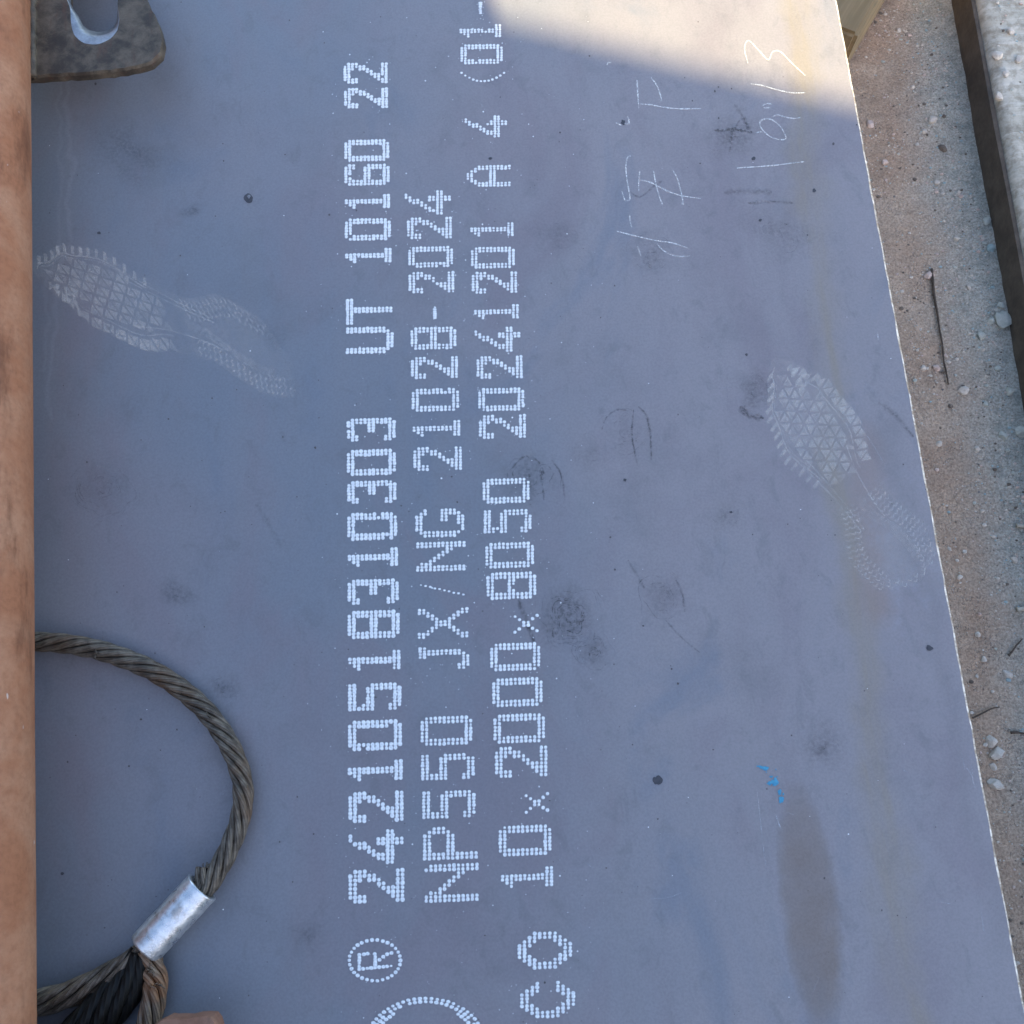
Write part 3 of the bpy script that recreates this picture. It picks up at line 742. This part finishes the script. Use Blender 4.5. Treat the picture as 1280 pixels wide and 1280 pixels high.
for i in range(S):
    for k in range(K): fs.append((i * K + k, i * K + (k + 1) % K, (i + 1) * K + (k + 1) % K, (i + 1) * K + k))
fs += [tuple(range(K)), tuple(S * K + k for k in range(K - 1, -1, -1))]
pipe_m = rust_material('pinkish_rust', (.33, .132, .064), (.41, .205, .118), (.14, .052, .025))
link('pipe', mesh('pipe', vs, fs), rig, pipe_m, True)

LZ = H + .062
def lug(outer, hole, th, mat, bev_w, label=None):
    """flat eye plate: pixel outline on its top face, slotted hole with a worn bevel at its lower end"""
    O = [at(x, y, LZ) for x, y in outer]; Hh = [at(x, y, LZ) for x, y in hole]
    c = sum(Hh, Vector()) / len(Hh)
    def dense(poly, nn=96):
        segs = [(poly[i], poly[(i + 1) % len(poly)]) for i in range(len(poly))]
        out = []
        for k in range(nn):                        # hit along rays from the hole's centre
            a = 2 * math.pi * k / nn; d2 = Vector((math.cos(a), math.sin(a), 0)); best = None
            for p, q in segs:
                e = q - p; den = d2.x * e.y - d2.y * e.x
                if abs(den) < 1e-9: continue
                w_ = p - c; t = (w_.x * e.y - w_.y * e.x) / den; s = (w_.x * d2.y - w_.y * d2.x) / den
                if t > 0 and -1e-6 <= s <= 1 + 1e-6 and (best is None or t < best): best = t
            out.append(c + d2 * best)
        return out
    o = dense(O); i_ = dense(Hh); nn = len(o)
    rag = lambda k, s: 1 + s * noise.fractal(Vector((math.cos(2 * math.pi * k / nn) * 14, math.sin(2 * math.pi * k / nn) * 14, 3)), 1, 2, 3)
    rings = []
    rings.append([c + (p - c) * rag(k, .022) - zv * th for k, p in enumerate(o)])
    rings.append([c + (p - c) * rag(k, .022) - zv * .003 for k, p in enumerate(o)])
    rings.append([c + (p - c) * .985 * rag(k, .016) for k, p in enumerate(o)])
    def bw(k, f):
        a = 2 * math.pi * k / nn; low = max(0, -math.sin(a)) ** 4
        d2 = Vector((math.cos(a), math.sin(a), 0)); return d2 * (.002 + bev_w * low) * f
    rings.append([p + bw(k, 1.0) for k, p in enumerate(i_)])
    rings.append([p + bw(k, .5) - zv * (th * .16) for k, p in enumerate(i_)])
    rings.append([p - zv * (th * .45) for k, p in enumerate(i_)])
    rings.append([p - zv * th for p in i_])
    vs = [v for r in rings for v in r]; fs = []; mi = []
    for r in range(len(rings)):
        r2 = (r + 1) % len(rings)
        for k in range(nn):
            fs.append((r * nn + k, r * nn + (k + 1) % nn, r2 * nn + (k + 1) % nn, r2 * nn + k)); mi.append(1 if r in (3, 4) else 0)
    me = mesh('lug', vs, fs); ob = link('lug', me, rig, mat)
    me.materials.append(simple('worn_bright_steel', (.20, .20, .22), (.33, .33, .35), 60, .38, .5, .0015, .85))
    me.polygons.foreach_set('material_index', mi)
    me.polygons.foreach_set('use_smooth', [m == 1 for m in mi])
    bm = bmesh.new(); bm.from_mesh(me); bmesh.ops.recalc_face_normals(bm, faces=bm.faces); bm.to_mesh(me); bm.free()
    if label: ob['label'] = label
    return ob
lug_m = rust_material('dirty_steel_lug', (.034, .025, .018), (.110, .085, .060), (.075, .038, .024), 3.2, .55)
lug([(-40, 99), (60, 94), (112, 91), (150, 87), (176, 82), (190, 77), (199, 69), (203, 58), (203, 46), (198, 28), (184, 0), (160, -60), (130, -110), (90, -130), (-40, -130)],
    [(97, 18), (101, 27), (108, 33), (120, 36), (133, 34), (140, 29), (144, 20), (145, 0), (143, -40), (135, -62), (112, -66), (92, -50), (86, -20), (86, 0), (90, 8)], .011, lug_m, .021, 'dirty grey lug with a slotted hole')
lug2_m = rust_material('rusty_lug', (.20, .092, .055), (.26, .135, .09), (.10, .05, .032), 1.6, .6)
lug([(-40, 1345), (120, 1320), (170, 1296), (196, 1278), (206, 1274), (256, 1270), (265, 1271), (269, 1277), (274, 1292), (268, 1340), (230, 1420), (160, 1480), (-40, 1480)],
    [(150, 1340), (165, 1330), (185, 1330), (198, 1345), (195, 1390), (175, 1410), (150, 1400), (142, 1370)], .020, lug2_m, .004, 'reddish rusty lug corner at the bottom')
# weld bead between lug and pipe
def tube(name, pts, rad, mat, parent, K=12, jitter=0.0):
    vs = []; fs = []
    for i, p in enumerate(pts):
        t = (pts[min(i + 1, len(pts) - 1)] - pts[max(i - 1, 0)]).normalized(); a = t.cross(zv)
        a = a.normalized() if a.length > 1e-4 else Vector((1, 0, 0)); b = a.cross(t).normalized()
        r = rad(i) if callable(rad) else rad
        for k in range(K):
            an = 2 * math.pi * k / K; q = p + (a * math.cos(an) + b * math.sin(an)) * r
            if jitter: q += Vector([noise.noise(q * 160 + Vector((j * 7, 0, 0))) for j in range(3)]) * jitter
            vs.append(q)
    for i in range(len(pts) - 1):
        for k in range(K): fs.append((i * K + k, i * K + (k + 1) % K, (i + 1) * K + (k + 1) % K, (i + 1) * K + k))
    n_ = len(pts); fs += [tuple(range(K - 1, -1, -1)), tuple((n_ - 1) * K + k for k in range(K))]
    return link(name, mesh(name, vs, fs), parent, mat, True)
wx = at(40, 50, LZ)
for (pa, pb) in [((36, -120), (37, 100)), ((46, 1350), (46, 1470))]:
    a = at(*pa, LZ); b = at(*pb, LZ)
    # bead runs where the lug's top face meets the pipe
    off = math.sqrt(max(PR ** 2 - (LZ - PZ) ** 2, 0))
    def onpipe(p):
        t = (p.y - B0.y) / (B1.y - B0.y); ax_ = B0 + (B1 - B0) * t; sx = side if side.x > 0 else -side
        return Vector((ax_.x, ax_.y, LZ)) + sx * (off + .001)
    a = onpipe(a); b = onpipe(b)
    tube('weld_bead', [a + (b - a) * i / 40 for i in range(41)], lambda i: .006 + .0012 * math.sin(i * 2.2), lug_m, rig, 10, .0015)

# ------------------------------------------------------------------ wire rope sling
sling = empty('wire_rope_sling', at(215, 1140, H), 'steel wire rope loop with pressed metal ferrule lying on the plate', 'wire rope')
ROPE = rope_material('grey_brown_wire', (.070, .054, .041), (.185, .152, .118), (.15, .08, .04), .45)
ROPE2 = rope_material('rusty_wire', (.16, .11, .075), (.26, .19, .135), (.30, .13, .055), .9)
ROPE3 = rope_material('black_wire', (.004, .004, .004), (.008, .0075, .007), (.006, .005, .004), .3)  # near-black tone for the rope bundle and every rope's core
def resample(p, step):
    fine = []
    for i in range(len(p) - 1):
        a = p[max(i - 1, 0)]; b = p[i]; c = p[i + 1]; d_ = p[min(i + 2, len(p) - 1)]
        for j in range(24):
            t = j / 24; fine.append(.5 * (2 * b + (c - a) * t + (2 * a - 5 * b + 4 * c - d_) * t * t + (3 * b - a - 3 * c + d_) * t ** 3))
    fine.append(p[-1]); out = [fine[0]]; acc = 0
    for a, b in zip(fine[:-1], fine[1:]):
        acc += (b - a).length
        if acc >= step: out.append(b); acc = 0
    return out
def rope(name, pts, R, mat, strands=6, lay=6.2, K=10, spread=None, label=None, phase=0.0):
    """laid wire rope: six strands wound right-handed round a core, each strand its own mesh"""
    p = resample(pts, .0024); n_ = len(p)
    core = tube(name, p[::3] if len(p) > 8 else p, R * .42, ROPE3, sling, 8)  # black core puts the shade between the strands into the colour
    if label: core['label'] = label
    rs = R * .318; rc = R - rs
    for s in range(strands):
        vs = []; fs = []; uvs = []; L = 0
        path = []
        b_prev = None
        for i in range(n_):
            t = (p[min(i + 1, n_ - 1)] - p[max(i - 1, 0)]).normalized(); a = t.cross(zv).normalized(); b = a.cross(t).normalized()
            if i: L += (p[i] - p[i - 1]).length
            an = 2 * math.pi * (s / strands) + phase - 2 * math.pi * L / (lay * 2 * R) * -1
            sp = 1.0 if spread is None else spread(i / (n_ - 1))
            sp *= 1 + .05 * noise.noise(Vector((L * 60, s * 5, 1))); an += .10 * noise.noise(Vector((L * 35, s * 9, 7)))
            path.append((p[i] + (a * math.cos(an) + b * math.sin(an)) * rc * sp, L))
        for i in range(n_):
            t = (path[min(i + 1, n_ - 1)][0] - path[max(i - 1, 0)][0]).normalized(); a = t.cross(zv).normalized(); b = a.cross(t).normalized()
            for k in range(K + 1):
                an = 2 * math.pi * k / K; vs.append(path[i][0] + (a * math.cos(an) + b * math.sin(an)) * rs); uvs.append((k / K, path[i][1]))
        for i in range(n_ - 1):
            for k in range(K): fs.append((i * (K + 1) + k, i * (K + 1) + k + 1, (i + 1) * (K + 1) + k + 1, (i + 1) * (K + 1) + k))
        fs += [tuple(range(K)), tuple((n_ - 1) * (K + 1) + k for k in range(K - 1, -1, -1))]
        link('strand', mesh('strand', vs, fs, None, uvs), core, mat, True)
    return core
Z6 = lambda x, y, z: at(x / 2.461, 760 + y / 2.461, H + z)
RR = 0.0098
loop = [(-60, 104, .012), (20, 98, .0115), (110, 103, .0105), (200, 110, .0105), (290, 126, .0105), (350, 144, .0105), (430, 174, .0105), (500, 211, .0105), (560, 252, .0105), (612, 296, .011), (660, 350, .012), (700, 412, .0125), (727, 470, .013),
        (745, 530, .013), (748, 590, .0135), (738, 650, .014), (716, 714, .0145), (690, 770, .015), (660, 822, .016), (632, 862, .0175), (600, 890, .018)]
rope('rope_loop', [Z6(*q) for q in loop], RR, ROPE)
rope('rope_leg', [Z6(*q) for q in [(480, 1030, .018), (440, 1066, .016), (385, 1104, .014), (300, 1150, .0115), (225, 1184, .0105), (160, 1205, .0105), (100, 1217, .0105), (20, 1224, .011), (-60, 1226, .012)]], RR * 1.2, ROPE, phase=.4, lay=7.5)
rope('rope_leg', [Z6(*q) for q in [(455, 1045, .020), (466, 1100, .017), (478, 1150, .0145), (474, 1205, .013), (458, 1270, .0125), (440, 1350, .0125), (415, 1450, .0125), (380, 1560, .0125)]], RR * 1.12, ROPE2, phase=1.1, label='rusty frayed rope leg running down from the ferrule')
rope('rope_leg', [Z6(*q) for q in [(445, 1060, .016), (415, 1125, .0135), (370, 1185, .0125), (310, 1250, .0125), (240, 1325, .0125), (160, 1420, .0125)]], RR * 1.9, ROPE3, strands=8, phase=.2, spread=lambda t: .6 + .5 * min(1, t * 2.5), label='black rope bundle below the ferrule')
rope('rope_dead_end', [Z6(*q) for q in [(612, 884, .017), (622, 855, .018), (628, 826, .018), (634, 800, .017)]], RR * .80, ROPE, spread=lambda t: 1 + .25 * t, lay=9, phase=.7)
# broken wires springing from the dead end and the rusty leg
for (x, y, z, n_w, spread_, mt) in [(634, 798, .018, 9, 26, ROPE), (470, 1112, .026, 7, 22, ROPE2), (480, 1165, .025, 7, 24, ROPE2), (300, 140, .020, 2, 16, ROPE), (640, 330, .021, 2, 16, ROPE)]:
    for i in range(n_w):
        a_ = random.uniform(0, 6.28) if n_w < 9 else random.uniform(-2.4, -.7); l_ = spread_ * random.uniform(.5, 1.1)
        p0 = (x + random.uniform(-9, 9), y + random.uniform(-6, 6)); q_ = []
        for t in range(6):
            f = t / 5; q_.append(Z6(p0[0] + math.cos(a_ + f * .6) * l_ * f, p0[1] + math.sin(a_ + f * .6) * l_ * f, z + .003 * math.sin(f * 2.5)))
        tube('loose_wire', q_, .00055, mt, sling, 5)
# ferrule: slightly flattened pressed sleeve with a rolled rim
a = Z6(622, 858, .020); b = Z6(446, 1048, .020)
ax_ = (b - a).normalized(); si = ax_.cross(zv).normalized(); upv = si.cross(ax_).normalized()
vs = []; fs = []; K = 56
prof = [(0.0, .80), (-.002, .90), (0.0, .97), (.003, 1.0), (.02, 1.0), (.25, 1.005), (.5, .99), (.75, 1.0), (.97, .985), (.992, .97), (1.0, .92), (.998, .80), (.9, .70), (.1, .70)]
Lf = (b - a).length
for (t, r) in prof:
    for k in range(K):
        an = 2 * math.pi * k / K; c_, s_ = math.cos(an), math.sin(an)
        dent = 1 + .018 * noise.noise(Vector((t * 5, c_ * 2, s_ * 2)))
        # pressed sleeves keep flats where the dies closed
        fl = 1 - .035 * max(0, math.cos(3 * an + .6)) ** 3
        vs.append(a + ax_ * (t * Lf) + si * c_ * .0166 * r * dent * fl + upv * s_ * .0150 * r * dent * fl)
for i in range(len(prof)):
    i2 = (i + 1) % len(prof)
    for k in range(K): fs.append((i * K + k, i2 * K + k, i2 * K + (k + 1) % K, i * K + (k + 1) % K))
n = NT('galvanised_sleeve'); P = n.n('ShaderNodeNewGeometry').outputs['Position']
v = n.noise(P, 120, 5, .7); v2 = n.noise(P, 35, 4, .65)
col = n.mix(n.ramp(v, .35, .7), (.55, .56, .58), (.78, .78, .78)); col = n.mix(n.ramp(v2, .56, .68, 0, .6), col, (.30, .24, .19))
n.pr(Base_Color=col, Metallic=.85, Roughness=n.ramp(v, .3, .7, .24, .42), Normal=n.bump(n.math('ADD', v, v2), .35, .0012))
link('ferrule', mesh('ferrule', vs, fs), sling, n.m, True)

# ------------------------------------------------------------------ stones, twigs and grit on the dirt
def stone_mesh(name, seed, flat=.6, sub=2, ang=0.0):
    bm = bmesh.new(); bmesh.ops.create_icosphere(bm, subdivisions=sub, radius=1)
    sv = Vector((seed * 3.1, seed * 1.7, seed))
    for v in bm.verts:
        d_ = 1 + .38 * noise.noise(v.co * 1.1 + sv) + .14 * noise.noise(v.co * 3 + sv)
        v.co = v.co * d_; v.co.z *= flat
    for _ in range(4):                            # broken facets
        nrm = Vector((random.gauss(0, 1), random.gauss(0, 1), random.gauss(.2, .8))).normalized(); lim = random.uniform(.55, .75)
        for v in bm.verts:
            e = v.co.dot(nrm) - lim
            if e > 0: v.co -= nrm * e * .9
    me = bpy.data.meshes.new(name); bm.to_mesh(me); bm.free(); return me
SM = {'pale': simple('pale_stone', (.52, .45, .38), (.66, .58, .50), 120, .9), 'pink': simple('pinkish_stone', (.53, .39, .33), (.64, .50, .43), 120, .9), 'grey': simple('grey_green_stone', (.40, .41, .36), (.54, .53, .47), 120, .9),
      'blue': simple('blue_grey_stone', (.30, .39, .40), (.40, .49, .49), 120, .9), 'dark': simple('dark_clod', (.13, .10, .08), (.19, .15, .12), 120, .95)}
GEN = {'pale': 'small pale pebble lying on the brown dirt strip', 'pink': 'small pinkish pebble lying on the brown dirt strip', 'grey': 'small grey-green stone on the gravel beside the concrete', 'dark': 'small dark clod of earth on the dirt strip', 'blue': 'blue-grey stone chip'}
STONES = [(1087,157,9,'pink','pink pebble nearest the plate edge below the sunlit patch'),(1165,151,9,'pale','pale pebble in the dirt strip, upper of a close pair near the top'),(1156,165,6,'pale','smaller pale pebble, lower of a close pair near the top of the dirt strip'),(1105,204,8,'pink','pinkish pebble near the plate edge, level with the dark clod'),(1172,227,7,'pale','pale pebble a little below the dark clod near the top right'),(1231,280,10,'grey','grey-green stone just above the light blue chip by the concrete'),
 (1236,313,10,'blue','small light blue stone chip close to the concrete strip'),(1179,185,9,'dark','dark earth clod with a crusted rim near the top right'),(1162,344,10,'pink','pinkish pebble at the upper end of the long twig'),
 (1251,404,19,'grey','largest angular grey-green stone at the foot of the concrete'),(1237,404,9,'grey','small grey-green stone touching the left of the largest angular stone'),(1226,421,11,'grey','grey-green stone to the lower left of the largest angular stone'),(1247,386,9,'grey','small grey-green stone just above the largest angular stone'),(1172,459,9,'pink','round pebble just left of the lower end of the long twig'),(1155,459,7,'pale','small pale pebble left of the round one beside the long twig'),
 (1205,489,11,'pale','pale pebble just right of and below the lower tip of the long twig'),(1261,490,11,'grey','grey-green stone at the foot of the concrete, midway down the picture'),(1174,554,7,'pale','lone pale pebble on bare dirt some way below the long twig'),(1254,545,10,'grey','grey-green stone left of the big one cut by the right edge'),(1189,507,6,'dark','small dark clod below the lower tip of the long twig'),(1276,541,15,'grey','big grey-green stone at the right edge where the concrete leaves the picture'),(1246,462,7,'grey','small grey-green stone between the largest stone and the concrete foot below'),
 (1187,686,5,'pale','tiny pale pebble close to the plate edge, left of a level pair'),(1206,690,5,'pale','tiny pale pebble near the plate edge, right of a level pair'),(1220,794,6,'pale','small pale pebble left of the short slanting twig at the right edge'),(1220,846,5,'pale','tiny pale pebble above the short bent twig by the plate'),(1260,843,10,'pale','pale stone just below the short slanting twig at the right edge'),(1198,722,7,'pale','pale pebble hard against the plate edge below the level pair'),(1228,825,7,'pale','small pale pebble left of and below the slanting twig'),
 (1238,926,14,'pale','pale broken lump beside the plate edge, upper of three'),(1245,943,15,'pale','pale crumbled lump beside the plate edge, middle of three'),(1242,958,7,'pale','small pale chip between the middle and lowest pale lumps'),(1245,981,15,'pale','pale flaky lump beside the plate edge, lowest of three'),
 (1254,345,8,'grey','small grey-green stone against the concrete below the light blue chip'),(1210,360,6,'pale','small pale pebble right of the upper end of the long twig'),(1222,560,7,'pale','small pale pebble midway between plate and right edge below the gravel'),(1195,300,6,'pale','small pale pebble above and right of the long twig'),(1232,505,7,'grey','small grey-green stone right of the dark clod below the long twig'),(1140,110,5,'pale','small pale pebble below the squared timber'),(1124,36,6,'pale','small pale pebble right of the squared timber'),(1268,700,8,'pale','pale pebble at the right edge between the two pale stalks')]
for i, (px, py, s, kind, lab) in enumerate(STONES):
    q = at(px, py, 0.0); r = s / 2 * (q - CAM).length / F * 1.12
    o = bpy.data.objects.new('stone' if kind != 'dark' else 'earth_clod', stone_mesh('stone', i + 1, .65)); COL.objects.link(o)
    z = gz(q.x, q.y)
    o.location = (q.x, q.y, z + r * .08); o.scale = (r * random.uniform(.9, 1.15), r * random.uniform(.8, 1.0), r); o.rotation_euler = (0, 0, random.uniform(0, 6))
    o.data.materials.append(SM[kind]); o['label'] = lab or GEN[kind]; o['category'] = 'stone' if kind != 'dark' else 'clod'; o['group'] = {'pale': 'pale pebbles on the dirt', 'pink': 'pinkish pebbles on the dirt', 'grey': 'grey-green stones by the concrete', 'dark': 'clods of earth', 'blue': 'blue chips'}[kind]
# stones lying on the concrete strip
for i, (px, py, s, where) in enumerate([(1246, 71, 11, 'second from the top along the edge'), (1257, 93, 8, 'small one set back from the edge'), (1247, 122, 10, 'lowest one on the edge'), (1262, 40, 8, 'topmost one'), (1272, 75, 9, 'farthest to the right')]):
    q = at(px, py, KH); r = s / 2 * (q - CAM).length / F * 1.1
    o = bpy.data.objects.new('concrete_crumb', stone_mesh('concrete_crumb', 80 + i, .6)); COL.objects.link(o); o.location = (q.x, q.y, KH + r * .25); o.scale = (r, r * .85, r); o.rotation_euler[2] = i
    o.data.materials.append(SM['pale']); o['label'] = 'pale crumb of concrete on the raised concrete strip, ' + where; o['category'] = 'stone'; o['group'] = 'crumbs on the concrete'
TWM = simple('dark_twig', (.06, .042, .03), (.11, .08, .06), 200, .9)
def twig(pts, rpx, label):
    pp = [at(x, y, 0) for x, y in smooth_line(pts, 8)]
    pp = [Vector((p.x, p.y, gz(p.x, p.y) + .0035 + .001 * noise.noise(p * 90))) for p in pp]
    n_ = len(pp); r0 = rpx * .5 * 1.25 / F
    o = tube('twig', pp, lambda i: r0 * (1.1 - .5 * i / n_) * (1 + .25 * noise.noise(Vector((i * .9, 0, 0)))), TWM, None, 8)
    o['label'] = label; o['category'] = 'twig'; return o
twig([(1164, 337), (1168, 370), (1173, 400), (1178, 440), (1185, 481)], 3.6, 'long thin dark twig lying on the dirt beside the plate')
twig([(1214, 898), (1226, 892), (1238, 886), (1248, 884)], 2.4, 'short bent twig beside the plate edge low in the picture')
twig([(1259, 820), (1267, 810), (1276, 799)], 2.6, 'short dark twig slanting among gravel at the right edge')
twig([(1262, 916), (1272, 916), (1284, 919)], 3.4, 'stubby dark stick cut by the right edge of the picture')
STW = simple('dry_straw', (.45, .40, .33), (.55, .50, .42), 200, .9)
for pts, lab in [([(1270, 657), (1284, 659)], 'upper pale stalk on the dirt at the right edge'), ([(1268, 763), (1284, 761)], 'lower pale stalk on the dirt at the right edge')]:
    o = twig(pts, 6, lab); o.name = 'dry_stalk'; o.data.materials.clear(); o.data.materials.append(STW)
# loose grit: uncountable, one object
base = []
for k in range(6):
    bm = bmesh.new(); bmesh.ops.create_icosphere(bm, subdivisions=1, radius=1)
    for v in bm.verts: v.co *= 1 + .45 * noise.noise(v.co * 1.3 + Vector((k * 5, 0, 0))); v.co.z *= .75
    bm.verts.ensure_lookup_table(); base.append(([v.co.copy() for v in bm.verts], [[v.index for v in f.verts] for f in bm.faces])); bm.free()
vs = []; fs = []; mi = []
cnt = 0
while cnt < 11000:
    x = random.uniform(.40, 1.05); y = random.uniform(-.75, 1.05); p = Vector((x, y, 0)); dn = (p - K0).dot(kn)
    onslab = dn < -.02
    if -.02 <= dn < .016: continue
    cl = noise.noise(p * 7) * .5 + .5; c2 = noise.noise(p * 24 + Vector((4, 4, 4))) * .5 + .5
    dens = .05 + .75 * max(0, cl - .45) * c2 * 2 + (.75 * math.exp(-max(dn, 0) / .05) if not onslab else 0)
    if onslab: dens = .45 * cl * c2 if dn > -.2 else .03
    if random.random() > dens: continue
    s = min(.0010 * math.exp(random.gauss(0, .55)), .0040); z = (KH if onslab else gz(x, y)) + s * .05
    co, fc = random.choice(base); b = len(vs); a = random.uniform(0, 6.28); ca, sa = math.cos(a), math.sin(a)
    for c in co: vs.append((x + (c.x * ca - c.y * sa) * s, y + (c.x * sa + c.y * ca) * s * .8, z + c.z * s))
    k = random.choices((0, 1, 2, 3, 4), (5, 2, 3 if dn < .1 else 1, 2, 2.5 if dn < .09 else .2))[0]
    for f_ in fc: fs.append(tuple(b + i for i in f_)); mi.append(k)
    cnt += 1
me = mesh('gravel', vs, fs); gv = link('gravel', me, None, None, False, kind='stuff', label='fine loose grit scattered over the dirt and along the concrete', category='gravel')
for k in ('pale', 'pink', 'grey', 'dark', 'blue'): me.materials.append(SM[k])
me.polygons.foreach_set('material_index', mi)
